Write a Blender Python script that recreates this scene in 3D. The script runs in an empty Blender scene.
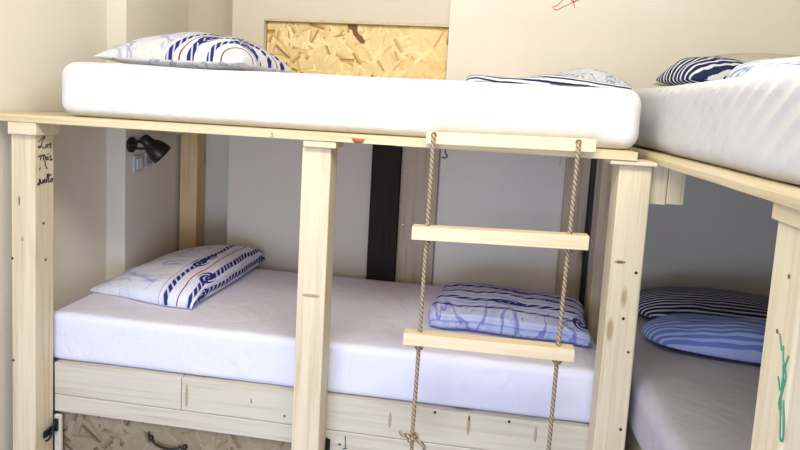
import bpy, bmesh, math, random
from mathutils import Vector, Matrix, noise as mn
random.seed(7)
S = bpy.context.scene
COL = S.collection

# ------------------------------------------------------------------ camera, world, lights, exposure
cd = bpy.data.cameras.new('camera'); cam = bpy.data.objects.new('camera', cd); COL.objects.link(cam)
cd.sensor_width = 36.0; cd.lens = 596.04 / 800 * 36
cd.shift_x = (400 - 397.39) / 800; cd.shift_y = (167.15 - 225) / 800
cd.clip_start = .02
yw, pt_, rl = math.radians(7.8712), math.radians(6.0129), math.radians(3.1048)
fw = Vector((-math.sin(yw)*math.cos(pt_), math.cos(yw)*math.cos(pt_), -math.sin(pt_)))
rt = Vector((math.cos(yw), math.sin(yw), 0)); up = rt.cross(fw)
rt, up = (math.cos(rl)*rt + math.sin(rl)*up), (-math.sin(rl)*rt + math.cos(rl)*up)
m3 = Matrix((rt, up, -fw)).transposed().to_4x4()
m3.translation = Vector((0, -1.7541, 1.4487)); cam.matrix_world = m3
S.camera = cam

W = bpy.data.worlds.new('world'); S.world = W; W.use_nodes = True
W.node_tree.nodes['Background'].inputs[0].default_value = (.96, .95, .96, 1)
W.node_tree.nodes['Background'].inputs[1].default_value = .60

def area(name, loc, target, sx, sy, power, col):
    l = bpy.data.lights.new(name, 'AREA'); l.shape = 'RECTANGLE'; l.size = sx; l.size_y = sy
    l.energy = power; l.color = col
    o = bpy.data.objects.new(name, l); COL.objects.link(o); o.location = loc
    o.rotation_euler = (Vector(target) - Vector(loc)).to_track_quat('-Z', 'Y').to_euler()
    return o
area('added_key_light', (-.15, -.95, 2.44), (-.35, .45, 1.45), 1.9, .5, 27, (1.0, .93, .80))  # added lamp under the ceiling, no window here; lifts the upper walls
area('low_blue_fill', (-.75, -2.1, .48), (-.6, .3, .56), 1.6, .5, 18, (.50, .65, 1.0))  # added low blue fill that brightens the lower mattress front
S.view_settings.view_transform = 'Standard'; S.view_settings.look = 'None'
S.view_settings.gamma = 1; S.view_settings.use_curve_mapping = False
S.view_settings.exposure = .85

# ------------------------------------------------------------------ node helpers
class NT:
    def __init__(s, name, rough=.6, spec=.3):
        s.m = bpy.data.materials.new(name); s.m.use_nodes = True
        s.t = s.m.node_tree; s.b = s.t.nodes['Principled BSDF']
        s.b.inputs['Roughness'].default_value = rough
        s.b.inputs['Specular IOR Level'].default_value = spec
    def n(s, typ, **kw):
        o = s.t.nodes.new(typ)
        for k, v in kw.items(): setattr(o, k, v)
        return o
    def lk(s, a, b): s.t.links.new(a, b)
    def put(s, v, sock):
        if hasattr(v, 'is_linked'): s.lk(v, sock)
        else: sock.default_value = v
    def M(s, op, a, b=0.0, c=None, clamp=False):
        o = s.n('ShaderNodeMath', operation=op); o.use_clamp = clamp
        s.put(a, o.inputs[0]); s.put(b, o.inputs[1])
        if c is not None: s.put(c, o.inputs[2])
        return o.outputs[0]
    def step(s, x, a, b):
        o = s.n('ShaderNodeMapRange', interpolation_type='SMOOTHSTEP')
        s.put(x, o.inputs[0]); o.inputs[1].default_value = a; o.inputs[2].default_value = b
        return o.outputs[0]
    def mix(s, f, a, b):
        o = s.n('ShaderNodeMix', data_type='RGBA')
        s.put(f, o.inputs[0]); s.put(a, o.inputs[6]); s.put(b, o.inputs[7])
        return o.outputs[2]
    def coord(s, kind='Object'):
        return s.n('ShaderNodeTexCoord').outputs[kind]
    def mapping(s, v, sc=(1,1,1), rot=(0,0,0), loc=(0,0,0)):
        o = s.n('ShaderNodeMapping'); s.lk(v, o.inputs[0])
        s.put(loc, o.inputs[1]); s.put(rot, o.inputs[2]); s.put(sc, o.inputs[3])
        return o.outputs[0]
    def noise(s, v, scale, detail=3, rough=.5, dist=0):
        o = s.n('ShaderNodeTexNoise'); s.lk(v, o.inputs['Vector'])
        o.inputs['Scale'].default_value = scale; o.inputs['Detail'].default_value = detail
        o.inputs['Roughness'].default_value = rough; o.inputs['Distortion'].default_value = dist
        return o.outputs['Fac']
    def sep(s, v):
        o = s.n('ShaderNodeSeparateXYZ'); s.lk(v, o.inputs[0]); return o.outputs
    def bump(s, h, strength=.2, dist=.01):
        o = s.n('ShaderNodeBump'); s.lk(h, o.inputs['Height'])
        o.inputs['Strength'].default_value = strength; o.inputs['Distance'].default_value = dist
        s.lk(o.outputs[0], s.b.inputs['Normal'])
    def col(s, c):
        s.put(c if hasattr(c, 'is_linked') else (*c, 1) if len(c) == 3 else c, s.b.inputs['Base Color'])
        return s.m
def C4(r, g, b): return (r, g, b, 1)

def plaster(name, c, c2):
    t = NT(name, .9, .15); v = t.coord()
    f = t.noise(v, 1.6, 4, .6)
    t.bump(t.noise(v, 60, 3), .12, .004)
    return t.col(t.mix(t.step(f, .3, .7), C4(*c), C4(*c2)))

def wood(name, light, dark, axis='Z', rough=.55, knots=True):
    t = NT(name, rough, .25)
    v = t.coord(); ri = t.n('ShaderNodeObjectInfo').outputs['Random']
    off = t.n('ShaderNodeCombineXYZ'); t.lk(t.M('MULTIPLY', ri, 17.0), off.inputs[0]); t.lk(t.M('MULTIPLY', ri, 31.0), off.inputs[1]); t.lk(t.M('MULTIPLY', ri, 7.0), off.inputs[2])
    ad = t.n('ShaderNodeVectorMath', operation='ADD'); t.lk(v, ad.inputs[0]); t.lk(off.outputs[0], ad.inputs[1]); v = ad.outputs[0]
    sc = {'X': (.9, 26, 26), 'Y': (26, .9, 26), 'Z': (26, 26, .9)}[axis]
    g = t.noise(t.mapping(v, sc), 2.2, 4, .6, .6)
    fine = t.noise(t.mapping(v, tuple(q*4 for q in sc)), 2.0, 2)
    c = t.mix(t.step(g, .42, .78), C4(*light), C4(*dark))
    c = t.mix(t.M('MULTIPLY', t.step(fine, .5, .8), .25), c, C4(*dark))
    if knots:
        ks = {'X': (3.5, 13, 13), 'Y': (13, 3.5, 13), 'Z': (13, 13, 3.5)}[axis]
        vo = t.n('ShaderNodeTexVoronoi'); t.lk(t.mapping(v, ks), vo.inputs['Vector']); vo.inputs['Scale'].default_value = .6
        k = t.M('SUBTRACT', 1.0, t.step(vo.outputs['Distance'], .04, .10))
        c = t.mix(t.M('MULTIPLY', k, .7), c, C4(dark[0]*.55, dark[1]*.42, dark[2]*.3))
    t.bump(g, .12, .003)
    return t.col(c)

def osb(name, gain=1.0, grey=0.0):
    """strand board: overlapping wood flakes, each turned its own way"""
    t = NT(name, .65, .25); x, y, z = t.sep(t.coord())
    def cc(q):
        L = sum(q)/3
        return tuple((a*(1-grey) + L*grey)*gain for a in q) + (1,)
    def ramp(f):
        rp = t.n('ShaderNodeValToRGB'); t.lk(f, rp.inputs[0]); e = rp.color_ramp.elements
        e[0].color = cc((.34, .19, .07)); e[0].position = 0
        e[1].color = cc((.90, .76, .46)); e[1].position = 1
        for p, q in ((.06, (.55, .36, .14)), (.2, (.74, .55, .25)), (.6, (.82, .65, .34))):
            k = e.new(p); k.color = cc(q)
        return rp.outputs[0]
    cb = t.n('ShaderNodeCombineXYZ'); t.lk(x, cb.inputs[0]); t.lk(z, cb.inputs[1])
    cols = ramp(t.noise(t.mapping(cb.outputs[0], (1, 1, 1)), 60, 3)); hts = t.M('MULTIPLY', x, 0.0)
    for i, sc in enumerate((8, 10, 9, 12, 13, 10, 12, 16)):
        mv = t.mapping(cb.outputs[0], (1, 1, 1), (0, 0, i*.8), (i*1.37, i*2.11, 0))
        vo = t.n('ShaderNodeTexVoronoi', voronoi_dimensions='2D'); t.lk(mv, vo.inputs['Vector']); vo.inputs['Scale'].default_value = sc
        r, g2, b2 = t.sep(vo.outputs['Color'])
        dv = t.n('ShaderNodeVectorMath', operation='SUBTRACT'); t.lk(mv, dv.inputs[0]); t.lk(vo.outputs['Position'], dv.inputs[1])
        dx, dy, _ = t.sep(dv.outputs[0])
        an = t.M('MULTIPLY', g2, 6.283); ca, sa = t.M('COSINE', an), t.M('SINE', an)
        du = t.M('ADD', t.M('MULTIPLY', dx, ca), t.M('MULTIPLY', dy, sa))
        dw = t.M('SUBTRACT', t.M('MULTIPLY', dy, ca), t.M('MULTIPLY', dx, sa))
        wd = t.M('ADD', .003, t.M('MULTIPLY', b2, .009))
        msk = t.M('MULTIPLY', t.M('LESS_THAN', t.M('ABSOLUTE', dw), wd), t.M('LESS_THAN', t.M('ABSOLUTE', du), .55/sc))
        c1 = ramp(t.M('ADD', r, t.M('MULTIPLY', t.M('DIVIDE', dw, wd), .10)))
        cols = t.mix(msk, cols, c1); hts = t.mix(msk, hts, r)
    t.bump(hts, .3, .003)
    return t.col(cols)

def cloth(name, c, rough=.85, wr=.25, scale=7):
    t = NT(name, rough, .1); v = t.coord()
    w = t.noise(t.mapping(v, (1, 1, .6), (.3, .2, .5)), scale, 4, .55, .8)
    f = t.noise(v, 350, 1)
    h = t.M('ADD', w, t.M('MULTIPLY', f, .02))
    t.bump(h, wr, .03)
    return t.col(c)

def plain(name, c, rough=.5, metal=0.0, spec=.4):
    t = NT(name, rough, spec); t.b.inputs['Metallic'].default_value = metal
    f = t.noise(t.coord(), 40, 3)
    return t.col(t.mix(t.M('MULTIPLY', f, .3), C4(*c), C4(*(x*.75 for x in c))))

def rope_pattern(t, u, v, u0, w, col, base, freq, knots=(), wob=None):
    """a printed twisted rope line along v at u0, with coiled knots at the given v"""
    d = t.M('SUBTRACT', u, u0)
    if wob is not None: d = t.M('ADD', d, wob)
    ad = t.M('ABSOLUTE', d)
    line = t.M('SUBTRACT', 1.0, t.step(ad, w*.8, w))
    tw = t.M('SINE', t.M('ADD', t.M('MULTIPLY', v, freq), t.M('MULTIPLY', d, 3.0 / w)))
    line = t.M('MULTIPLY', line, t.M('ADD', .25, t.M('MULTIPLY', t.step(tw, -.75, -.25), .75)))
    for (kv, ku, kl, kw) in knots:
        a = t.M('DIVIDE', t.M('SUBTRACT', u, u0 + ku), kw); b = t.M('DIVIDE', t.M('SUBTRACT', v, kv), kl)
        rr = t.M('SQRT', t.M('ADD', t.M('MULTIPLY', a, a), t.M('MULTIPLY', b, b)))
        ins = t.M('SUBTRACT', 1.0, t.step(rr, .9, 1.0))
        rings = t.step(t.M('SINE', t.M('ADD', t.M('MULTIPLY', rr, 11.0), t.M('MULTIPLY', t.M('ARCTAN2', a, b), 2.0))), -.65, -.2)
        line = t.M('MAXIMUM', line, t.M('MULTIPLY', ins, rings))
    return t.mix(line, base, C4(*col)), line

NAVY = (.022, .03, .20); RED = (.30, .03, .05)
def nautical(name, base, ropes, reds, map_u, thin=(), mapcol=(.30, .37, .64), wobk=.03, wr=.25, map_min=-1.0, ang=0.0):
    """printed cotton: pale sea-chart outlines, navy twisted ropes with knots, thin red lines; works on the UV map"""
    t = NT(name, .88, .08)
    uv = t.coord('UV')
    if ang: uv = t.mapping(uv, (1, 1, 1), (0, 0, ang))
    u, v, _ = t.sep(uv)
    o = t.coord()
    wob = t.M('MULTIPLY', t.M('SUBTRACT', t.noise(t.mapping(uv, (1.2, 3.0, 1)), 1.6, 2), .5), wobk)
    c = C4(*base)
    ct = t.noise(t.mapping(uv, (2.3, 3.4, 1)), 1.7, 3, .5, .6)
    ln = t.M('SUBTRACT', 1.0, t.step(t.M('ABSOLUTE', t.M('SUBTRACT', ct, .5)), .010, .034))
    ct2 = t.noise(t.mapping(uv, (4, 5, 1), (0, 0, .6), (5, 3, 0)), 2.2, 2, .5, 1.4)
    ln2 = t.M('SUBTRACT', 1.0, t.step(t.M('ABSOLUTE', t.M('SUBTRACT', ct2, .52)), .004, .014))
    fill = t.M('MULTIPLY', t.step(ct, .56, .6), .28)
    mk = t.M('MAXIMUM', t.M('MAXIMUM', ln, t.M('MULTIPLY', ln2, .6)), fill)
    mk = t.M('MULTIPLY', mk, t.M('SUBTRACT', 1.0, t.step(u, map_u - .03, map_u + .03)))
    if map_min > 0: mk = t.M('MULTIPLY', mk, t.step(u, map_min - .03, map_min + .03))
    c = t.mix(t.M('MULTIPLY', mk, .8), c, C4(*mapcol))
    for (u0, w) in thin:
        d = t.M('ABSOLUTE', t.M('ADD', t.M('SUBTRACT', u, u0), wob))
        c = t.mix(t.M('MULTIPLY', t.M('SUBTRACT', 1.0, t.step(d, w*.6, w)), .5), c, C4(.10, .10, .22))
    for (u0, w) in reds:
        d = t.M('ABSOLUTE', t.M('ADD', t.M('SUBTRACT', u, u0), wob))
        c = t.mix(t.M('SUBTRACT', 1.0, t.step(d, w*.6, w)), c, C4(*RED))
    for (u0, w, fr, kn) in ropes:
        c, _ = rope_pattern(t, u, v, u0, w, NAVY, c, fr, kn, wob)
    t.bump(t.noise(o, 14, 4, .55, .6), wr, .03)
    return t.col(c)

def stripes(name, a, b, n, duty=.5, ang=0.0, wobk=.02, wr=.25):
    t = NT(name, .88, .08)
    uv = t.coord('UV'); o = t.coord()
    u, v, _ = t.sep(t.mapping(uv, (1, 1, 1), (0, 0, ang)))
    wob = t.M('MULTIPLY', t.noise(t.mapping(uv, (1.5, 2.5, 1)), 2.5, 3), wobk)
    f = t.M('FRACT', t.M('MULTIPLY', t.M('ADD', u, wob), n))
    k = t.M('MULTIPLY', t.step(f, .0, .06), t.M('SUBTRACT', 1.0, t.step(f, duty - .03, duty + .03)))
    t.bump(t.noise(o, 12, 4, .55, .5), wr, .03)
    return t.col(t.mix(k, C4(*a), C4(*b)))

# ------------------------------------------------------------------ mesh helpers
def link(name, bm, mat, parent=None, smooth=False, loc=(0, 0, 0), rot=(0, 0, 0), bevel=0):
    bmesh.ops.recalc_face_normals(bm, faces=bm.faces)
    me = bpy.data.meshes.new(name); bm.to_mesh(me); bm.free()
    if mat: me.materials.append(mat)
    for p in me.polygons: p.use_smooth = smooth
    o = bpy.data.objects.new(name, me); COL.objects.link(o)
    o.location = loc; o.rotation_euler = rot
    if parent: o.parent = parent
    if bevel:
        b = o.modifiers.new('bevel', 'BEVEL'); b.width = bevel; b.segments = 2; b.limit_method = 'ANGLE'
    return o

def add_box(bm, x0, x1, y0, y1, z0, z1, top_off=(0, 0)):
    vs = []
    for z, (ox, oy) in ((z0, (0, 0)), (z1, top_off)):
        for x, y in ((x0, y0), (x1, y0), (x1, y1), (x0, y1)):
            vs.append(bm.verts.new((x + ox, y + oy, z)))
    for f in ((0, 3, 2, 1), (4, 5, 6, 7), (0, 1, 5, 4), (1, 2, 6, 5), (2, 3, 7, 6), (3, 0, 4, 7)):
        bm.faces.new([vs[i] for i in f])
    return vs

def box(name, mat, parent, x0, x1, y0, y1, z0, z1, bevel=.003, centre=True):
    """a sawn board: origin at its own centre so the grain runs through it"""
    c = Vector(((x0+x1)/2, (y0+y1)/2, (z0+z1)/2))
    bm = bmesh.new(); add_box(bm, x0-c.x, x1-c.x, y0-c.y, y1-c.y, z0-c.z, z1-c.z)
    pl = parent.location if parent and parent.parent is None else Vector((0, 0, 0))
    return link(name, bm, mat, parent, False, c - pl, bevel=bevel)

def add_tube(bm, pts, r, seg=8, cap=True):
    pts = [Vector(p) for p in pts]; rings = []
    n = len(pts); prev = None
    for i, p in enumerate(pts):
        d = (pts[min(i+1, n-1)] - pts[max(i-1, 0)]).normalized()
        a = prev if prev is not None else (Vector((0, 0, 1)) if abs(d.z) < .9 else Vector((1, 0, 0)))
        a = (a - d * a.dot(d)).normalized(); b = d.cross(a); prev = a
        rr = r[i] if isinstance(r, (list, tuple)) else r
        rings.append([bm.verts.new(p + (a*math.cos(k*2*math.pi/seg) + b*math.sin(k*2*math.pi/seg))*rr) for k in range(seg)])
    for A, B in zip(rings, rings[1:]):
        for k in range(seg): bm.faces.new((A[k], A[(k+1) % seg], B[(k+1) % seg], B[k]))
    if cap:
        bm.faces.new(rings[0][::-1]); bm.faces.new(rings[-1])

def smoothpath(pts, n=6):
    pts = [Vector(p) for p in pts]; out = []
    for i in range(len(pts)-1):
        p0, p1, p2, p3 = pts[max(i-1, 0)], pts[i], pts[i+1], pts[min(i+2, len(pts)-1)]
        for k in range(n):
            t = k/n
            out.append(.5*((2*p1) + (p2-p0)*t + (2*p0-5*p1+4*p2-p3)*t*t + (3*p1-p0-3*p2+p3)*t**3))
    out.append(pts[-1]); return out

def add_lathe(bm, prof, mat4, seg=32):
    rings = []
    for r, z in prof:
        rings.append([bm.verts.new(mat4 @ Vector((r*math.cos(k*2*math.pi/seg), r*math.sin(k*2*math.pi/seg), z))) for k in range(seg)])
    for A, B in zip(rings, rings[1:]):
        for k in range(seg): bm.faces.new((A[k], A[(k+1) % seg], B[(k+1) % seg], B[k]))
    bm.faces.new(rings[0][::-1]); bm.faces.new(rings[-1])

def frame_to(p, d):
    return Matrix.Translation(Vector(p)) @ Vector(d).to_track_quat('Z', 'Y').to_matrix().to_4x4()

def rounded_box_bm(sx, sy, sz, r, nx, ny, nz, disp=None, rz=None):
    """soft box centred at x,y, standing on z=0"""
    rz = rz or r
    def axis(s, r, n):
        h = s/2; a = [-h + r*(1-math.cos(k*math.pi/2/6)) for k in range(6)]
        mid = [-h + r + (s-2*r)*k/n for k in range(n+1)]
        return a + mid + [-q for q in a[::-1]]
    X, Y, Z = axis(sx, r, nx), axis(sy, r, ny), axis(sz, rz, nz)
    bm = bmesh.new(); cache = {}
    def P(x, y, z):
        k = (round(x, 6), round(y, 6), round(z, 6))
        if k in cache: return cache[k]
        ix = max(-sx/2+r, min(sx/2-r, x)); iy = max(-sy/2+r, min(sy/2-r, y)); iz = max(-sz/2+rz, min(sz/2-rz, z))
        d = Vector(((x-ix)/r, (y-iy)/r, (z-iz)/rz)); nrm = Vector((0, 0, 0))
        if d.length > 1e-9:
            # map cube shell to sphere shell
            m = max(abs(d.x), abs(d.y), abs(d.z)); dn = d.normalized()
            q = dn * m; p = Vector((ix + q.x*r, iy + q.y*r, iz + q.z*rz)); nrm = dn
        else: p = Vector((x, y, z))
        p.z += sz/2
        if disp: p = disp(p, nrm)
        cache[k] = bm.verts.new(p); return cache[k]
    def face(A, B, fn):
        for i in range(len(A)-1):
            for j in range(len(B)-1):
                bm.faces.new([fn(A[i], B[j]), fn(A[i+1], B[j]), fn(A[i+1], B[j+1]), fn(A[i], B[j+1])])
    face(X, Y, lambda a, b: P(a, b, -sz/2)); face(X, Y, lambda a, b: P(a, b, sz/2))
    face(X, Z, lambda a, b: P(a, -sy/2, b)); face(X, Z, lambda a, b: P(a, sy/2, b))
    face(Y, Z, lambda a, b: P(-sx/2, a, b)); face(Y, Z, lambda a, b: P(sx/2, a, b))
    return bm

def pillow_bm(a, b, h, nu=40, nv=32, pw=2.6, q=.5, pinch=.07, amp=.006, seed=0, flat=.35, prof=None, rnd=0.0):
    """soft cushion, half sizes a, b, loft h, lying on z=0; UV follows the cloth (0..1)"""
    bm = bmesh.new(); uvl = bm.loops.layers.uv.new('UVMap')
    def pos(i, j, side):
        u = -math.cos(math.pi*i/nu); v = -math.cos(math.pi*j/nv)
        x = a*u*(1 - pinch*(1-v*v)**1 * abs(u)); y = b*v*(1 - pinch*(1-u*u) * abs(v))
        x *= math.sqrt(1 - rnd*v*v/2); y *= math.sqrt(1 - rnd*u*u/2)
        T = (max(0, 1-abs(u)**pw)**q) * (max(0, 1-abs(v)**pw)**q)
        if prof: T *= prof(u, v)
        nz = mn.noise(Vector((u*2.2+seed, v*2.2, seed*1.7))) * 1.0 + mn.noise(Vector((u*5+seed, v*5, 3+seed)))*.5
        top = h*T + amp*nz*min(1, T*2)
        z0 = h*flat
        z = z0*1.0 + (top*(1-flat) if side > 0 else -h*T*flat)
        return Vector((x, y, z)), ((u+1)/2, (v+1)/2)
    top = {}; bot = {}
    for i in range(nu+1):
        for j in range(nv+1):
            p, uv = pos(i, j, 1); edge = i in (0, nu) or j in (0, nv)
            top[i, j] = (bm.verts.new(p), uv)
            if edge: bot[i, j] = top[i, j]
            else: bot[i, j] = (bm.verts.new(pos(i, j, -1)[0]), (uv[0]-3, uv[1]))
    for D, fl in ((top, 0), (bot, 1)):
        for i in range(nu):
            for j in range(nv):
                q4 = [D[i, j], D[i+1, j], D[i+1, j+1], D[i, j+1]]
                if fl: q4 = q4[::-1]
                try: f = bm.faces.new([k[0] for k in q4])
                except ValueError: continue
                for lp, k in zip(f.loops, q4): lp[uvl].uv = (k[1][0]-3, k[1][1]) if fl and k[1][0] >= 0 else k[1]
    return bm

def loft_bm(prof, b, nv=40, endp=3.0, amp=.004, seed=0, skew=None, zflat=0):
    """soft bundle: closed cross-section prof [(x,z)] carried along y in -b..b, ends rounded; UV u = arc length (0..1), v along y"""
    bm = bmesh.new(); uvl = bm.loops.layers.uv.new('UVMap')
    P = [Vector((x, 0, z)) for x, z in prof]; n = len(P)
    L = [0]
    for i in range(n): L.append(L[-1] + (P[(i+1) % n]-P[i]).length)
    L = [l/L[-1] for l in L]
    cx = sum(p.x for p in P)/n
    rings = []
    for j in range(nv+1):
        v = -math.cos(math.pi*j/nv)
        e = max(.0, 1-abs(v)**endp)**(1/endp)
        e = max(e, .04)
        ring = []
        for i, p in enumerate(P):
            z = p.z*e if zflat == 0 else zflat + (p.z-zflat)*e
            x = cx + (p.x-cx)*(.9+.1*e)
            y = b*v
            q = Vector((x, y, z))
            q += Vector((mn.noise(q*9+Vector((seed, 0, 0))), mn.noise(q*9+Vector((0, seed, 5)))*2, max(-.5, mn.noise(q*11+Vector((0, 0, seed)))))) * amp
            if skew: q = skew(q, v)
            q.z = max(q.z, 0)
            ring.append(bm.verts.new(q))
        rings.append((ring, (v+1)/2))
    for (A, va), (B, vb) in zip(rings, rings[1:]):
        for i in range(n):
            k = (i+1) % n
            f = bm.faces.new((A[i], A[k], B[k], B[i]))
            for lp, uv in zip(f.loops, ((L[i], va), (L[i+1], va), (L[i+1], vb), (L[i], vb))): lp[uvl].uv = uv
    bm.faces.new(rings[0][0][::-1]); bm.faces.new(rings[-1][0])
    return bm

def tag(o, label, cat, group=None):
    o['label'] = label; o['category'] = cat
    if group: o['group'] = group
    return o
def thing(name, label, cat, loc=(0, 0, 0), group=None):
    o = bpy.data.objects.new(name, None); COL.objects.link(o); o.location = loc; o.empty_display_size = .1
    return tag(o, label, cat, group)
def struct(o):
    o['kind'] = 'structure'; return o

# ------------------------------------------------------------------ materials
m_wall = plaster('cream_plaster', (.75, .705, .60), (.78, .735, .63))
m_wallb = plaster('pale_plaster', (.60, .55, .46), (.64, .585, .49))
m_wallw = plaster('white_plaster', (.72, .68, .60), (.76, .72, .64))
m_ceil = plaster('ceiling_paint', (.75, .73, .68), (.78, .76, .71))
m_floor = wood('floor_boards', (.38, .25, .15), (.25, .15, .08), 'Y', .5, False)
P_L, P_D = (.70, .625, .45), (.56, .46, .30)
m_pz = wood('pine_upright', P_L, P_D, 'Z'); m_px = wood('pine_board', P_L, P_D, 'X'); m_py = wood('pine_beam', (.63, .54, .37), (.50, .39, .23), 'Y')
m_prail = wood('pine_rail', (.60, .565, .47), (.49, .44, .34), 'X')
m_pback = wood('pine_back', (.72, .52, .27), (.58, .36, .15), 'Z')
m_pgrey = wood('pine_weathered', (.50, .41, .30), (.36, .27, .18), 'Z')
m_bounce = wood('reddish_bounce_board', (.62, .27, .15), (.50, .20, .10), 'X', .6, False)
m_gap_shade = wood('gap_shade', (.075, .066, .058), (.04, .035, .03), 'Z', .8, False)
m_deck = wood('pine_deck', (.68, .585, .385), (.54, .43, .24), 'X')
m_rung = wood('ladder_pine', (.78, .66, .46), (.68, .53, .33), 'X', .5, False)
m_dark = wood('dark_stained_wood', (.020, .012, .010), (.010, .006, .005), 'Z', .75, False)
m_osb = osb('strand_board', 1.0); m_osbf = osb('dark_strand_board', .35, .35)  # second one is the same board, darker and greyer overall
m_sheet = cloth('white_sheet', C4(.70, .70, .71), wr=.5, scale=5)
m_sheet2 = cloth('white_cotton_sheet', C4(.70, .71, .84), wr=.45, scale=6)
m_sheet_shade = cloth('shaded_sheet', C4(.44, .43, .50), wr=.35, scale=6)  # shade of the right lower bunk is put into this sheet colour
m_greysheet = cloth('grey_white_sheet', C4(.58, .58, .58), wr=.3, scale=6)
m_black = plain('black_metal', (.012, .011, .011), .35)
m_steel = plain('steel', (.45, .44, .42), .35, 1.0)
m_plas = plain('grey_plastic', (.55, .56, .58), .3)
m_ink = plain('black_ink', (.015, .013, .02), .7); m_green = plain('green_ink', (.06, .27, .17), .7); m_redink = plain('red_crayon', (.55, .05, .04), .8)
m_hole = plain('dark_brown', (.20, .09, .035), .8)
m_redknot = plain('red_brown_knot', (.42, .14, .06), .7)

def rope_mat():
    t = NT('hemp_rope', .9, .1); v = t.coord(); x, y, z = t.sep(v)
    a = t.M('ARCTAN2', t.M('ADD', y, 0.0), x)
    tw = t.M('SINE', t.M('ADD', t.M('MULTIPLY', z, 420.0), t.M('MULTIPLY', x, 500.0)))
    k = t.step(tw, -.6, .6)
    t.bump(k, .6, .004)
    return t.col(t.mix(k, C4(.22, .17, .11), C4(.46, .38, .27)))
m_rope = rope_mat()

# ------------------------------------------------------------------ the room
H = 2.5
def boxes(name, mat, lst):
    bm = bmesh.new()
    for b in lst: add_box(bm, *b)
    return struct(link(name, bm, mat))
boxes('floor', m_floor, [(-1.8, 1.75, -4.3, 1.35, -.08, 0)])
boxes('ceiling', m_ceil, [(-1.8, 1.75, -1.3, 1.35, H, H+.08)])
boxes('wall_left', m_wall, [(-1.8, -1.61, -2.6, .63, 0, H), (-1.8, -1.522, .63, 1.35, 0, H)])
NX0, NX1, NZ0, NZ1 = -1.035, -.175, 1.40, 1.815
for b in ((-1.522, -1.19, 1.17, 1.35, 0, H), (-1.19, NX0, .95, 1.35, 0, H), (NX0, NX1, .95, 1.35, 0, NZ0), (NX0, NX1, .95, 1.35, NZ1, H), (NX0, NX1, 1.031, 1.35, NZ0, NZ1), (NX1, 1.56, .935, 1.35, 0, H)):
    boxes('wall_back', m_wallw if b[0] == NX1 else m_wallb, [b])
boxes('wall_right', m_wall, [(1.56, 1.75, -2.6, 1.35, 0, H)])
bm = bmesh.new(); add_box(bm, NX0, NX1, .951, 1.0, NZ1-.012, NZ1)
struct(link('trim_1', bm, m_py))

# strand-board panel let into the wall above the top bunk
o = thing('strand_board_panel', 'yellow strand board panel set into the back wall above the upper bunk', 'panel', (-.6, 1.0, NZ0))
box('board', m_osb, o, NX0+.004, NX1-.004, .985, 1.03, NZ0, NZ1-.013, .001)
bm = bmesh.new()  # dark patch stands in for a hole in the board
hole = [(-.645, 1.800), (-.600, 1.801), (-.598, 1.775), (-.592, 1.762), (-.575, 1.748), (-.560, 1.730), (-.566, 1.716), (-.585, 1.722), (-.602, 1.742), (-.617, 1.757), (-.622, 1.775), (-.64, 1.786)]
vs = [bm.verts.new((x+.6, .982-1.0, z-NZ0)) for x, z in hole]; f = bm.faces.new(vs)
r = bmesh.ops.extrude_face_region(bm, geom=[f]); bmesh.ops.translate(bm, verts=[v for v in r['geom'] if isinstance(v, bmesh.types.BMVert)], vec=(0, .004, 0))
q = link('hole_patch', bm, m_hole, o); q['label'] = 'dark brown patch for a hole in the board'

# old dark post and board standing against the wall
o = thing('wall_post', 'dark brown almost black wooden post against the wall behind the lower bunk', 'post', (-.42, .90, 0))
box('shaft', m_dark, o, -.487, -.355, .905, .949, .02, 1.29, .004)
box('foot_block', m_dark, o, -.492, -.350, .90, .949, 0, .02, .002)
o = thing('wall_board', 'brown board on the back wall just right of the dark post', 'board', (-.265, .935, 0))
box('plank', m_pgrey, o, -.353, -.183, .93, .949, 0, 1.29, .002)
for z in (.9, 1.15):
    for x in (-.33, -.21):
        bm = bmesh.new(); add_lathe(bm, [(.005, 0), (.005, .003), (.003, .004)], frame_to((x+.265, .931-.935, z), (0, -1, 0)), 12)
        link('nail_head', bm, m_steel, o)

# ------------------------------------------------------------------ main bunk bed
PZ0, PZ1 = 1.3244, 1.350
B = thing('bunk_bed', 'long pine bunk bed frame along the back wall with three front posts', 'bunk bed', (-.55, .1, 0))
def post(name, x0, x1, top, parent, mat, y0=.02, y1=.11, lean=0.0):
    c = Vector(((x0+x1)/2, (y0+y1)/2, 0))
    bm = bmesh.new(); add_box(bm, x0-c.x-lean, x1-c.x-lean, y0-c.y, y1-c.y, 0, top, (lean, 0))
    return link(name, bm, mat, parent, False, c - parent.location, bevel=.004)
p1 = post('post', -1.543, -1.455, 1.283, B, m_pz, lean=.012)
p2 = post('post', -.5441, -.4527, 1.304, B, m_pz)
p3 = post('post', .397, .4875, 1.312, B, m_pz)
def child_box(name, mat, par, x0, x1, y0, y1, z0, z1, bevel=.002):
    c = Vector(((x0+x1)/2, (y0+y1)/2, (z0+z1)/2)); w = par.location + (par.parent.location if par.parent else Vector())
    bm = bmesh.new(); add_box(bm, x0-c.x, x1-c.x, y0-c.y, y1-c.y, z0-c.z, z1-c.z)
    return link(name, bm, mat, par, False, c - w, bevel=bevel)
child_box('post_cap', m_px, p1, -1.540, -1.437, .003, .112, 1.284, PZ0)
child_box('post_cap', m_px, p2, -.537, -.434, .003, .112, 1.305, PZ0)
child_box('post_cap', m_px, p3, .368, .496, .003, .112, 1.3125, PZ0-.0005)
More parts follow.
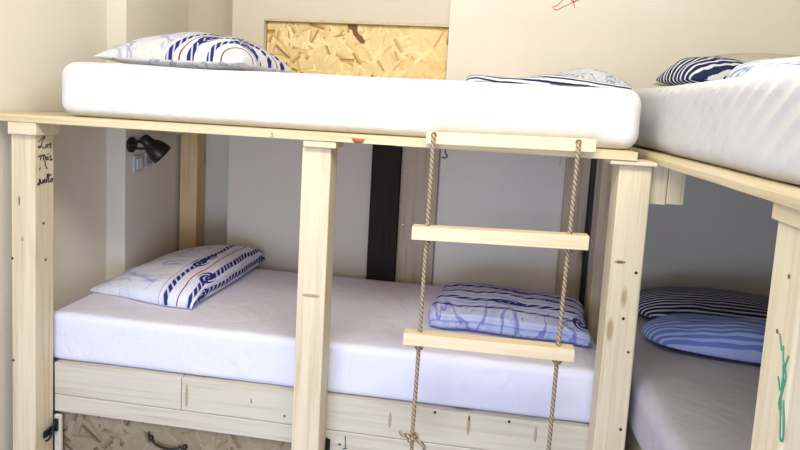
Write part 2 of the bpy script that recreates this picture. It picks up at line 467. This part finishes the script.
# the plank deck, front edge slightly wavy
bm = bmesh.new()
n = 60; xs = [-1.600 + 2.038*i/n for i in range(n+1)]
rows = []
for x in xs:
    w = .0022*mn.noise(Vector((x*4, 3, 0))) + .001*mn.noise(Vector((x*13, 1, 0)))
    cham = .004 if -.45 < x < -.25 else .0
    rows.append([bm.verts.new(v) for v in ((x+.58, -.45+w, -.0128+.002), (x+.58, -.45+w*.6-.001, .0128-.001), (x+.58, -.447, .0128), (x+.58, .45, .0128), (x+.58, .45, -.0128), (x+.58, -.445+cham, -.0128+cham*.5))])
for A, D in zip(rows, rows[1:]):
    for k in range(6): bm.faces.new((A[k], A[(k+1) % 6], D[(k+1) % 6], D[k]))
bm.faces.new(rows[0]); bm.faces.new(rows[-1][::-1])
deck = link('platform', bm, m_deck, B, False, Vector((-.58, .45, 1.3372)) - B.location)
for k in range(5):  # unseen boards added to redden the light bounced below the deck
    q = box('bounce_board', m_bounce, B, -1.40+k*.352, -1.05+k*.352, .16, .86, 1.316, 1.3238)
    q['label'] = 'unseen reddish board added under the deck to tint bounced light'
def deck_bit(name, bm, mat): return link(name, bm, mat, deck, True, Vector((.58, -.45, -1.3372)))
bm = bmesh.new(); add_tube(bm, smoothpath([(-.635, .0, 1.340), (-.635, -.006, 1.338), (-.632, -.009, 1.330), (-.628, -.008, 1.322)]), .0022); q = deck_bit('bent_nail', bm, m_steel)
bm = bmesh.new(); add_tube(bm, smoothpath([(-.105, .03, 1.326), (-.104, .03, 1.312), (-.098, .03, 1.302), (-.106, .03, 1.296), (-.114, .03, 1.299)]), .0022); deck_bit('hook', bm, m_black)
bm = bmesh.new(); add_tube(bm, [(.232, .03, 1.328), (.232, .028, 1.296)], .002); deck_bit('nail', bm, m_steel)
bm = bmesh.new()
vs = [bm.verts.new((x, -.0035, z)) for x, z in ((-.385, 1.341), (-.346, 1.340), (-.350, 1.331), (-.356, 1.326), (-.374, 1.326), (-.381, 1.333))]; f = bm.faces.new(vs)
r = bmesh.ops.extrude_face_region(bm, geom=[f]); bmesh.ops.translate(bm, verts=[v for v in r['geom'] if isinstance(v, bmesh.types.BMVert)], vec=(0, .004, 0))
q = deck_bit('wood_knot', bm, m_redknot); q['label'] = 'red-brown knot in the plank edge'
# back uprights
post('back_post', -1.503, -1.412, PZ0-.001, B, m_pback, 1.07, 1.165)
box('back_beam', m_px, B, -1.50, -1.42, .90, 1.07, 1.25, 1.324)
q = post('back_post', .4725, .5015, PZ0-.001, B, m_gap_shade, .915, .932); q['label'] = 'dark strip painting the shadow in the gap between the back boards'  # not a real post: dark strip stands in for the shadowed gap
post('back_post', .372, .472, PZ0-.001, B, m_pgrey, .885, .932)
q = post('back_post',   .4675, .511, 1.315, B, m_pgrey, .62, .70); q['label'] = 'grey-brown back post behind the right front post'
# lower rails, slats and front panel
box('bed_rail', m_prail, B, -1.462, -.9765, .112, .182, .344, .463)
box('bed_rail', m_prail, B, -.9745, .485, .112, .182, .344, .463)
q = box('lower_rail', m_prail, B, -1.462, -.50, .112, .146, .279, .3425)
q = box('lower_rail', m_prail, B, -.498, .485, .112, .146, .10, .3425)
box('back_rail', m_px, B, -1.50, .45, .90, .934, .344, .463)
for i in range(12):
    x = -1.44 + i*.16
    box('slat', m_py, B, x, x+.085, .183, .899, .44, .4625)
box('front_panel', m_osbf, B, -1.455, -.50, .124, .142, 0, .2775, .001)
pan = [c for c in B.children if c.name.startswith('front_panel')][0]; pan['label'] = 'darker, greyer strand board below the rail'
pw = pan.location + B.location
# cord handle on the panel
bm = bmesh.new()
add_tube(bm, smoothpath([(-1.09, .122, .222), (-1.082, .116, .212), (-1.055, .108, .202), (-1.02, .106, .1985), (-.985, .110, .201), (-.962, .120, .206)]), .0042)
for p in ((-1.09, .118, .222), (-.962, .118, .206)):
    r = bmesh.ops.create_icosphere(bm, subdivisions=2, radius=.010, matrix=Matrix.Translation(p))
add_tube(bm, smoothpath([(-1.09, .118, .222), (-1.094, .112, .235), (-1.097, .113, .248)]), .0035)
q = link('cord_handle', bm, m_black, pan, True, -pw); q['label'] = 'black cord handle'
# strap latch at the foot of the left post
bm = bmesh.new()
add_box(bm, -1.4545, -1.449, .045, .108, .212, .236); add_box(bm, -1.452, -1.437, .090, .110, .215, .258)
add_tube(bm, smoothpath([(-1.448, .05, .20), (-1.444, .066, .206), (-1.444, .09, .246), (-1.446, .106, .258)]), .004)
q = link('latch', bm, m_black, B, False, -B.location); q['label'] = 'black metal latch'
# wedge under the rail beside the left post
box('corner_block', m_prail, B, -1.4545, -1.428, .10, .1115, .10, .272)
# hinge and pen marks right of the middle post
bm = bmesh.new()
add_box(bm, -.452, -.436, .1085, .1115, .268, .312); add_tube(bm, [(-.448, .108, .262), (-.448, .108, .316)], .004)
q = link('hinge', bm, m_black, B, False, -B.location); q['label'] = 'dark metal hinge'

def pen(name, strokes, r, mat, par, mapf, label):
    bm = bmesh.new()
    for s in strokes:
        pts = smoothpath([mapf(*p) for p in s], 4)
        add_tube(bm, pts, r, 6)
    w = par.location + (par.parent.location if par.parent else Vector())
    q = link(name, bm, mat, par, False, -w); q['label'] = label
    return q
# handwriting on the right face of the left post; a = along y (0..1 across the face), b = height in the same unit
def onpost(a, b): return (-1.4548, .026 + a*.078, 1.285 - b*.078)
LOS = [[(.12, .32), (.25, .24), (.42, .12), (.50, .10), (.46, .20), (.34, .30), (.28, .50), (.16, .58), (.10, .52), (.24, .50), (.42, .60), (.55, .58)],
       [(.62, .46), (.56, .50), (.58, .58), (.66, .56), (.66, .48), (.62, .46), (.74, .50)],
       [(.74, .50), (.82, .42), (.86, .50), (.84, .58), (.76, .60)]]
MAS = [[(.10, .98), (.22, .90), (.26, .96), (.24, 1.12)], [(.26, .98), (.36, .88), (.40, .94), (.40, 1.12)], [(.40, .98), (.48, .90), (.52, 1.0), (.50, 1.2), (.56, 1.42), (.62, 1.52)],
       [(.66, 1.00), (.58, 1.02), (.60, 1.12), (.68, 1.10), (.68, 1.0), (.72, 1.12)], [(.66, .92), (.72, .84)], [(.88, .96), (.80, 1.0), (.88, 1.08), (.80, 1.16), (.98, 1.14)],
       [(.22, 1.42), (.18, 1.54)]]
SUE = [[(.06, 2.16), (.18, 2.02), (.20, 1.92), (.14, 1.96), (.20, 2.08), (.12, 2.18), (.06, 2.10)], [(.24, 1.98), (.26, 2.12), (.36, 2.10), (.36, 1.98), (.40, 2.12)],
       [(.42, 2.08), (.52, 2.02), (.48, 1.96), (.44, 2.06), (.54, 2.12), (.60, 2.02)], [(.58, 2.10), (.66, 1.80), (.62, 1.78), (.62, 2.10)], [(.74, 1.72), (.72, 2.10), (.80, 2.10)], [(.62, 1.88), (.88, 1.80)],
       [(.90, 1.98), (.84, 2.04), (.88, 2.12), (.96, 2.06), (.94, 1.98), (.88, 1.98)]]
pen('handwriting', LOS + MAS + SUE, .0016, m_ink, p1, onpost, 'black handwritten words Los Más suelto')
pen('pen_scribble', [[(-.385, .330), (-.384, .30), (-.383, .285)], [(-.41, .296), (-.40, .299), (-.402, .292)], [(-.392, .284), (-.378, .286)]], .0016, m_ink, [c for c in B.children if c.name == 'lower_rail.001'][0], lambda x, z: (x, .1118, z), 'faint dark pen marks')
# small knots and screw heads on the front posts and rails
def screws(par, pts, d=(0, -1, 0), r=.0045, mat=None):
    w = par.location + (par.parent.location if par.parent else Vector())
    for p in pts:
        bm = bmesh.new(); add_lathe(bm, [(r, -.001), (r, .0008), (r*.6, .0014)], frame_to(Vector(p) - w, d), 12)
        link('screw_head', bm, mat or m_black, par)
screws(p1, [(-1.543, .02, .86), (-1.545, .02, .50)])
screws(p1, [(-1.4575, .06, .98), (-1.4590, .07, .85)], (1, 0, 0))
screws(p3, [(.470, .02, 1.0), (.447, .02, .86), (.47, .02, .52)])
screws([c for c in B.children if c.name == 'bed_rail.001'][0], [(-.09, .112, .452), (.15, .112, .452)])

# knots in the pale boards
def wknot(par, x, yf, z, w, h, mat=None):
    bm = bmesh.new(); c = par.location + (par.parent.location if par.parent else Vector())
    prof = [(1, 0), (.92, .0008), (.6, .0014), (.05, .0016)]
    M = Matrix.Translation(Vector((x, yf, z)) - c) @ Matrix(((w, 0, 0, 0), (0, 0, -1, 0), (0, h, 0, 0), (0, 0, 0, 1)))
    add_lathe(bm, prof, M, 20); q = link('wood_knot', bm, mat or m_knot, par, True); q['label'] = 'brown knot in the wood'
m_knot = plain('brown_knot', (.42, .33, .21), .7); m_knotd = plain('dark_knot', (.16, .10, .055), .7)
rr = [c for c in B.children if c.name == 'bed_rail.001'][0]
for x, z, w, h in ((-.237, .405, .0055, .030), (.022, .418, .0065, .032), (.236, .42, .005, .030)): wknot(rr, x, .1125, z, w, h)
wknot(rr, .022, .1117, .446, .0035, .010, m_knotd); wknot(rr, -.955, .1125, .40, .006, .045)
wknot(rr, -.60, .1123, .372, .005, .004, m_knotd); wknot(rr, -.72, .1123, .41, .002, .010, m_knotd)
wknot(p3, .4225, .0203, 1.028, .017, .006); wknot(p3, .4225, .0193, 1.028, .010, .003, m_knotd); wknot(p3, .470, .0203, .76, .005, .004, m_knotd)
wknot(p2, -.498, .0203, .835, .030, .006); wknot(p1, -1.515, .0203, 1.06, .003, .018, m_knotd); wknot(p1, -1.505, .0203, .93, .005, .008)

# ------------------------------------------------------------------ corner bunk bed on the right
R = thing('bunk_bed', 'pine bunk bed frame coming forward along the right wall, green scribble on its post', 'bunk bed', (1.0, 0, 0))
# deck with waney left edge
bm = bmesh.new(); rows = []
for i in range(61):
    y = -.86 + 1.76*i/60; w = .004*mn.noise(Vector((y*3, 9, 0))) + .0015*mn.noise(Vector((y*11, 4, 0)))
    rows.append([bm.verts.new(v) for v in ((.500+w, y, 1.318), (.499+w*.5, y, 1.334), (.503, y, 1.3445), (1.54, y, 1.3445), (1.54, y, 1.3165), (.504+w, y, 1.3165))])
for A, D in zip(rows, rows[1:]):
    for k in range(6): bm.faces.new((A[k], A[(k+1) % 6], D[(k+1) % 6], D[k]))
bm.faces.new(rows[0]); bm.faces.new(rows[-1][::-1])
link('platform', bm, m_py, R, False, -R.location)
box('beam', m_pz, R, .4895, .539, .045, .61, 1.20, 1.3160)
box('beam', m_pz, R, .5405, .588, .045, .61, 1.203, 1.3160)
pf = post('post', .520, .612, 1.284, R, m_pz, -.745, -.645)
child_box('post_cap', m_py, pf, .512, .62, -.755, -.638, 1.285, 1.316)
post('post', 1.44, 1.53, 1.316, R, m_pz, -.745, -.645)
post('back_post', 1.44, 1.53, 1.316, R, m_pz, .84, .93)
box('bed_rail', m_py, R, .55, .59, -.644, .868, .32, .4625); box('bed_rail', m_py, R, 1.44, 1.48, -.644, .84, .32, .4625)
box('shade_panel', m_px, R, .62, 1.435, -.70, -.682, .05, 1.31)  # unseen panel added to keep light off the lower bunk
for i in range(10):
    y = -.60 + i*.155
    box('slat', m_px, R, .591, 1.439, y, y+.085, .44, .4625)
def onfar(y, z): return (.5195, y, z)
pen('pen_scribble', [[(-.716, 1.085), (-.722, 1.06), (-.735, 1.04), (-.728, 1.0), (-.733, .985)], [(-.735, 1.075), (-.728, 1.05), (-.726, 1.02), (-.731, .985)], [(-.722, 1.055), (-.730, 1.02), (-.724, .99), (-.735, .975)],
     [(-.731, .985), (-.737, .955), (-.742, .935), (-.749, .94), (-.744, .97), (-.737, 1.0)], [(-.712, 1.03), (-.722, 1.01)], [(-.70, 1.10), (-.712, 1.075)]][:6], .0017, m_green, pf, onfar, 'green felt-pen scribble')
screws(pf, [(.52, -.69, 1.10), (.52, -.705, 1.20)], (-1, 0, 0), .004, m_hole)

# ------------------------------------------------------------------ mattresses
def sag(seed, amp, folds=None):
    def f(p, n):
        q = p.copy()
        k = mn.noise(Vector((p.x*3+seed, p.y*3, p.z*3)))*amp + mn.noise(Vector((p.x*9+seed, p.y*9, p.z*9)))*amp*.35
        d = n if n.length > 0 else Vector((0, 0, 1))
        if p.z > .004 : q += d*k
        if folds: q += folds(p, d)
        q.z = max(q.z, 0)
        return q
    return f
def mattress(label, x0, x1, y0, y1, z0, h, r, mat, seed, folds=None, amp=.004, rz=None):
    sx, sy = x1-x0, y1-y0
    bm = rounded_box_bm(sx, sy, h, r, 70 if sx > sy else 36, 36 if sx > sy else 190, 14, sag(seed, amp, folds), rz)
    o = link('mattress', bm, mat, None, True, ((x0+x1)/2, (y0+y1)/2, z0))
    return tag(o, label, 'mattress', 'mattresses on the bunks')
mattress('thick white-sheeted mattress on the long upper bunk', -1.400, .458, .045, .90, PZ1, .181, .050, m_sheet, 1.3)
def lowfold(p, d):
    # slanting drape lines on the front of the lower sheet
    if p.y > -.36: return Vector()
    a = math.sin((p.x*.75 - p.z*1.1)*75 + 3*mn.noise(Vector((p.x*2, p.z*6, 1))))
    return Vector((0, -.0022*max(0, a)*max(0, mn.noise(Vector((p.x*2.1+4, 0, 2)))+.35), 0))
mattress('white-sheeted mattress on the long lower bunk', -1.497, .462, .124, .898, .464, .178, .026, m_sheet2, 5.1, lowfold, .004)
def upfold(p, d):
    if p.x > -.38: return Vector()
    a = math.sin((p.y*1.0 + p.z*1.3)*88 + 4*mn.noise(Vector((p.y*2.2, p.z*4, 1))))
    k = max(0, mn.noise(Vector((p.y*1.7+2, p.z*2, 2)))+.3)
    return Vector((-.013*max(0, a)*k*min(1, p.z/.04), 0, 0))
mattress('white mattress with wrinkled sheet on the right-hand upper bunk', .522, 1.42, -.98, .87, 1.345, .205, .040, m_greysheet, 9.4, upfold, .004)
mattress('mattress on the right-hand lower bunk, sheet colour darkened to paint its shade', .515, 1.435, -.64, .868, .464, .188, .050, m_sheet_shade, 14.2, None, .006)

# ------------------------------------------------------------------ bedding
LAV = (.68, .70, .82)
m_p_low = nautical('chart_print_folded', LAV, [(.365, .0125, 150, ((.36, 0, .075, .030), (.48, .010, .06, .020))), (.462, .0125, 150, ((.20, -.008, .075, .032), (.93, 0, .05, .028))), (.515, .012, 150, ((.09, -.004, .06, .028), (.88, 0, .05, .024)))], [(.413, .003)], .30, ((.335, .003),), wobk=.02)
m_p_up = nautical('chart_print_pillow', (.74, .76, .82), [(.43, .024, 120, ((.66, .01, .08, .04),)), (.545, .024, 120, ((.50, -.01, .10, .055), (.80, .0, .08, .05))), (.665, .022, 120, ((.72, -.02, .11, .06),)), (.90, .02, 120, ((.70, 0, .08, .05),))], [(.485, .006), (.735, .006)], .385, wobk=.05, ang=.55)

# folded pillow at the head of the lower bunk
top = [(-.245, .008), (-.20, .035), (-.14, .060), (-.06, .082), (.03, .098), (.10, .106), (.155, .107), (.20, .101), (.232, .088), (.247, .068)]
bot = [(.243, .055), (.249, .040), (.238, .016), (.215, .002), (.10, 0), (0, 0), (-.12, 0), (-.22, 0)]
prof = [(v.x, v.z) for v in smoothpath([(x, 0, z) for x, z in top + bot], 4)]
def sk(q, v):
    q.x += -.02*(1-((v+1)/2)) * (1 if q.x < 0 else .3) + .01*v
    q.z *= 1.0 + .10*v
    if q.x < .1: q.y += .07*min(1, (.1-q.x)/.3)*max(0, -v)
    return q
o = link('pillow', loft_bm(prof, .345, 44, 3.2, .006, 3, sk), m_p_low, None, True, (-1.245, .63, .645))
tag(o, 'folded white pillow with navy rope print on the long lower bunk', 'pillow', 'pillows on the bunks')

# pillow on the long upper bunk
o = link('pillow', pillow_bm(.305, .25, .16, seed=2, amp=.008, flat=.22, q=.45, pw=2.2, pinch=.05, prof=lambda u, v: 1+.12*u), m_p_up, None, True, (-1.170, .60, 1.533), (0, 0, math.radians(-3)))
tag(o, 'plump pillow with navy ropes and red lines on the long upper bunk', 'pillow', 'pillows on the bunks')

# folded throw at the foot of the lower bunk
m_throw = nautical('chart_print_throw', (.47, .51, .74), [(.415, .017, 70, ()), (.49, .017, 70, ((.47, 0, .10, .032), (.57, .004, .07, .028))), (.565, .014, 70, ((.78, 0, .06, .024),)), (.645, .017, 70, ((.5, 0, .13, .032),)), (.73, .010, 70, ((.95, 0, .05, .06),))], [(.452, .004), (.53, .004)], 1.2, ((.605, .005), (.685, .004)), (.16, .18, .50), .045, .3, .70)
fold = [(-.212, .006), (-.219, .020), (-.206, .030), (-.216, .042), (-.205, .054), (-.19, .063), (-.10, .074), (.0, .080), (.10, .078), (.18, .066), (.20, .05), (.207, .03), (.20, .006), (.1, 0), (-.1, 0)]
# cross-section lies in (x, z) and is carried along y, then the whole is turned a quarter
order = [(-x, z) for x, z in fold][::-1]
prof = [(v.x, v.z) for v in smoothpath([(x, 0, z) for x, z in order], 4)]
def sk2(q, v):
    q.z *= 1.0 - .16*max(0, v); q.x += .008*math.sin(v*7)
    return q
bm = loft_bm(prof, .285, 54, 6.0, .007, 8, sk2)
o = link('throw_blanket', bm, m_throw, None, True, (.152, .545, .647), (0, 0, math.radians(-90-4)))
tag(o, 'folded blue and white rope-print throw on the long lower bunk', 'blanket', 'folded throws on the bunks')

# upper bunk, right end: flat striped throw and a crumpled pale pillowcase
m_navy = stripes('navy_stripes', (.75, .76, .80), (.020, .026, .10), 26, .5, .10, .03)
prof = [(v.x, v.z) for v in smoothpath([(x, 0, z) for x, z in ((-.16, .004), (-.165, .014), (-.15, .026), (-.05, .033), (.06, .036), (.13, .032), (.16, .018), (.158, .004), (.05, 0), (-.07, 0))], 4)]
def sk3(q, v):
    q.z *= 1 + .15*math.sin(v*5+1) - .25*max(0, v); q.x += .03*math.sin(v*3); return q
o = link('throw_blanket', loft_bm(prof, .265, 40, 5, .008, 12, sk3), m_navy, None, True, (.20, .45, 1.534), (0, 0, math.radians(-90)))
tag(o, 'flat navy-striped folded throw near the right end of the long upper bunk', 'blanket', 'folded throws on the bunks')
m_pale = nautical('pale_chart_cloth', (.66, .68, .72), [], [], 2.0, (), (.22, .27, .42), .03, .6)
o = link('pillow', pillow_bm(.15, .13, .095, seed=6, amp=.014, flat=.2, q=.5), m_pale, None, True, (.40, .755, 1.534), (0, 0, math.radians(8)))
tag(o, 'small crumpled pale pillow behind the striped throw on the long upper bunk', 'pillow', 'pillows on the bunks')

# right-hand upper bunk
m_beige = cloth('beige_grey_cotton', C4(.50, .47, .40), wr=.3, scale=8)
o = link('pillow', pillow_bm(.36, .14, .155, seed=21, amp=.006, flat=.2, q=.55), m_beige, None, True, (1.04, .705, 1.556), (0, 0, math.radians(-2)))
tag(o, 'plain beige grey pillow against the wall on the right-hand upper bunk', 'pillow', 'pillows on the bunks')
m_navy2 = stripes('navy_stripes_throw', (.62, .64, .68), (.020, .026, .085), 11, .66, 1.45, .09)
o = link('throw_blanket', pillow_bm(.175, .11, .112, seed=31, rnd=.5, amp=.012, flat=.25, q=.5, pw=2.2), m_navy2, None, True, (.765, .43, 1.553), (0, 0, math.radians(20)))
tag(o, 'crumpled navy-striped throw on the right-hand upper bunk', 'blanket', 'folded throws on the bunks')
m_bw = nautical('blue_white_sheet', (.80, .82, .87), [], [], 2.0, (), (.10, .22, .58), .03, .5)
o = link('folded_sheet', pillow_bm(.32, .10, .10, seed=41, rnd=.5, amp=.016, flat=.2, q=.45, pw=3), m_bw, None, True, (1.03, .19, 1.551), (0, 0, math.radians(-8)))
tag(o, 'white sheet with blue chart print along the right-hand upper bunk', 'sheet')

# right-hand lower bunk
m_navy3 = stripes('navy_fine_stripes', (.60, .62, .70), (.016, .020, .085), 22, .68, 1.5708, .03)
o = link('pillow', pillow_bm(.36, .165, .125, seed=51, rnd=.75, pinch=0, amp=.006, flat=.25, q=.5, pw=2.4), m_navy3, None, True, (.99, .690, .656), (math.radians(0), 0, math.radians(-6)))
tag(o, 'dark navy pillow with fine white stripes on the right-hand lower bunk', 'pillow', 'pillows on the bunks')
m_lb = stripes('light_blue_stripes', (.14, .21, .58), (.36, .44, .76), 13, .5, 1.5708, .05)
o = link('folded_sheet', pillow_bm(.34, .13, .11, seed=61, rnd=.75, pinch=0, amp=.016, flat=.2, q=.5, pw=2.4), m_lb, None, True, (.955, .395, .656), (0, 0, math.radians(-6)))
tag(o, 'light blue striped folded sheet in front of the navy pillow', 'sheet')

# ------------------------------------------------------------------ rope ladder
Ld = thing('rope_ladder', 'rope ladder with pine rungs hanging from the upper bunk edge', 'ladder', (.08, -.03, .1))
def LP(p): return Vector(p) - Ld.location
def rung(name, x0, z0l, z1l, x1, z0r, z1r, y0, y1):
    bm = bmesh.new(); c = Vector(((x0+x1)/2, (y0+y1)/2, (z0l+z1r)/2)); vs = []
    for x, a, b in ((x0, z0l, z1l), (x1, z0r, z1r)):
        for y, z in ((y0, a), (y1, a), (y1, b), (y0, b)): vs.append(bm.verts.new(Vector((x, y, z)) - c))
    for f in ((0, 1, 2, 3), (7, 6, 5, 4), (0, 4, 5, 1), (1, 5, 6, 2), (2, 6, 7, 3), (3, 7, 4, 0)): bm.faces.new([vs[i] for i in f])
    return link(name, bm, m_rung, Ld, False, c - Ld.location, bevel=.002)
tr = rung('top_rail', -.160, 1.339, 1.374, .319, 1.344, 1.381, -.026, -.003)
rung('rung', -.183, 1.058, 1.097, .318, 1.070, 1.110, -.054, -.010)
rung('rung', -.190, .738, .774, .306, .741, .778, -.054, -.010)
def ropepath(pts): return [LP(p) for p in smoothpath(pts, 10)]
def rope(pts, r=.0062):
    bm = bmesh.new(); P = ropepath(pts)
    add_tube(bm, P, r, 10); return link('rope', bm, m_rope, Ld, True)
y = -.032
ra = rope([(-.137, -.024, 1.364), (-.1375, -.034, 1.352), (-.138, y, 1.25), (-.140, y, 1.068), (-.143, y, .80), (-.145, y, .62), (-.148, y, .445)])
rb = rope([(.270, -.024, 1.368), (.2695, -.034, 1.352), (.269, y, 1.25), (.266, y, 1.07), (.262, y, .80), (.259, y, .45), (.256, y, .12)])
for x, z in ((-.137, 1.366), (.270, 1.370)):
    bm = bmesh.new(); add_lathe(bm, [(.0085, -.001), (.0085, .001)], frame_to(Vector((x, -.0262, z)) - Ld.location, (0, -1, 0)), 16)
    q = link('rope_hole', bm, m_hole, tr, False, Ld.location - (tr.location + Ld.location))
def knot(c, s, par, tails=()):
    bm = bmesh.new(); c = Vector(c); pts = []
    for k in range(41):
        a = k/40*math.pi*2
        pts.append(c + Vector((math.sin(a)+2*math.sin(2*a), (math.cos(a)-2*math.cos(2*a))*.8, -math.sin(3*a)*1.1))*s)
    add_tube(bm, pts, .0058, 8)
    for tl in tails: add_tube(bm, smoothpath([c + Vector(t) for t in tl], 6), .0058, 8)
    return link('knot', bm, m_rope, par, True, -(Ld.location))
knot((-.144, y, .728), .0032, ra); knot((.261, y, .731), .0032, rb)
knot((-.139, y, 1.050), .0024, ra); knot((.266, y, 1.062), .0024, rb)
q = knot((-.149, y, .440), .0062, ra, [[(0, 0, 0), (-.015, -.006, .004), (-.030, -.008, .010), (-.036, -.006, .018)], [(0, 0, 0), (.02, -.006, -.006), (.036, -.004, -.018), (.042, 0, -.034)], [(0, 0, 0), (.002, 0, -.03), (.002, 0, -.06)]])

# ------------------------------------------------------------------ lamp and sockets on the left wall
lw = -1.522
Lm = thing('wall_lamp', 'black swivel spot lamp on the left wall above the lower bunk', 'lamp', (lw, .665, 1.205)); Lm.scale = (.86, .86, .86)
def LL(p): return Vector(p) - Vector((lw, .695, 1.19))
bm = bmesh.new(); add_lathe(bm, [(.040, 0), (.040, .010), (.034, .016), (.012, .018), (.010, .026)], frame_to(LL((lw+.0005, .70, 1.195)), (1, 0, 0)), 32); link('base', bm, m_black, Lm, True)
bm = bmesh.new()
add_tube(bm, smoothpath([LL(p) for p in ((lw+.02, .70, 1.207), (lw+.05, .70, 1.215), (lw+.085, .695, 1.212))]), .008, 10)
add_tube(bm, smoothpath([LL(p) for p in ((lw+.02, .70, 1.180), (lw+.05, .70, 1.178), (lw+.085, .695, 1.182))]), .007, 10)
link('arm', bm, m_black, Lm, True)
d = Vector((.61, .38, -.66)).normalized(); c0 = Vector((lw+.080, .70, 1.225))
sh = bmesh.new(); add_lathe(sh, [(.004, -.022), (.020, -.020), (.028, -.008), (.030, .014), (.032, .030), (.046, .050), (.054, .075), (.057, .100), (.057, .116), (.050, .116), (.048, .100), (.030, .055), (.004, .05)], frame_to(LL(c0), d), 36)
sd = link('lamp_shade', sh, m_black, Lm, True)
bm = bmesh.new(); add_lathe(bm, [(.002, .060), (.018, .062), (.030, .080), (.034, .095), (.026, .106), (.004, .110)], frame_to(LL(c0), d), 24)
bl = link('bulb', bm, plain('bulb_glass', (.30, .29, .27), .2), Lm, True)
bm = bmesh.new(); add_tube(bm, [LL(c0 + Vector((0, -.036, .004))), LL(c0 + Vector((0, .036, .004)))], .010, 12); link('pivot', bm, m_black, Lm, True)
for i, (yy, z, w, h, nm, lb) in enumerate(((.715, 1.122, .036, .038, 'light_switch', 'grey rectangular light switch under the wall lamp'), (.80, 1.135, .034, .034, 'power_socket', 'grey power socket half hidden behind the wall lamp head'))):
    o = thing(nm, lb, nm.replace('_', ' '), (lw, yy, z))
    bm = bmesh.new(); add_box(bm, .0005, .012, -w, w, -h, h); link('cover_plate', bm, m_plas, o, bevel=.003)
    bm = bmesh.new()
    if i == 0: add_box(bm, .0125, .018, -w*.6, w*.6, -h*.65, h*.65); link('rocker', bm, m_sheet, o, bevel=.002)
    else: add_lathe(bm, [(.022, 0), (.022, .004), (.018, .004), (.017, .001)], frame_to((.0122, 0, 0), (1, 0, 0)), 24); link('socket_ring', bm, m_steel, o)

# red crayon scribble high on the back wall
bm = bmesh.new()
for s in ([(.268, 1.893), (.285, 1.889), (.31, 1.903), (.345, 1.921), (.375, 1.935)], [(.262, 1.899), (.282, 1.908), (.30, 1.925), (.315, 1.945)], [(.345, 1.955), (.350, 1.925), (.356, 1.900)], [(.33, 1.95), (.352, 1.922), (.37, 1.96)]):
    add_tube(bm, smoothpath([(x, .9342, z) for x, z in s], 4), .0016, 6)
o = link('wall_scribble', bm, m_redink); tag(o, 'red crayon scribble high on the back wall', 'scribble')
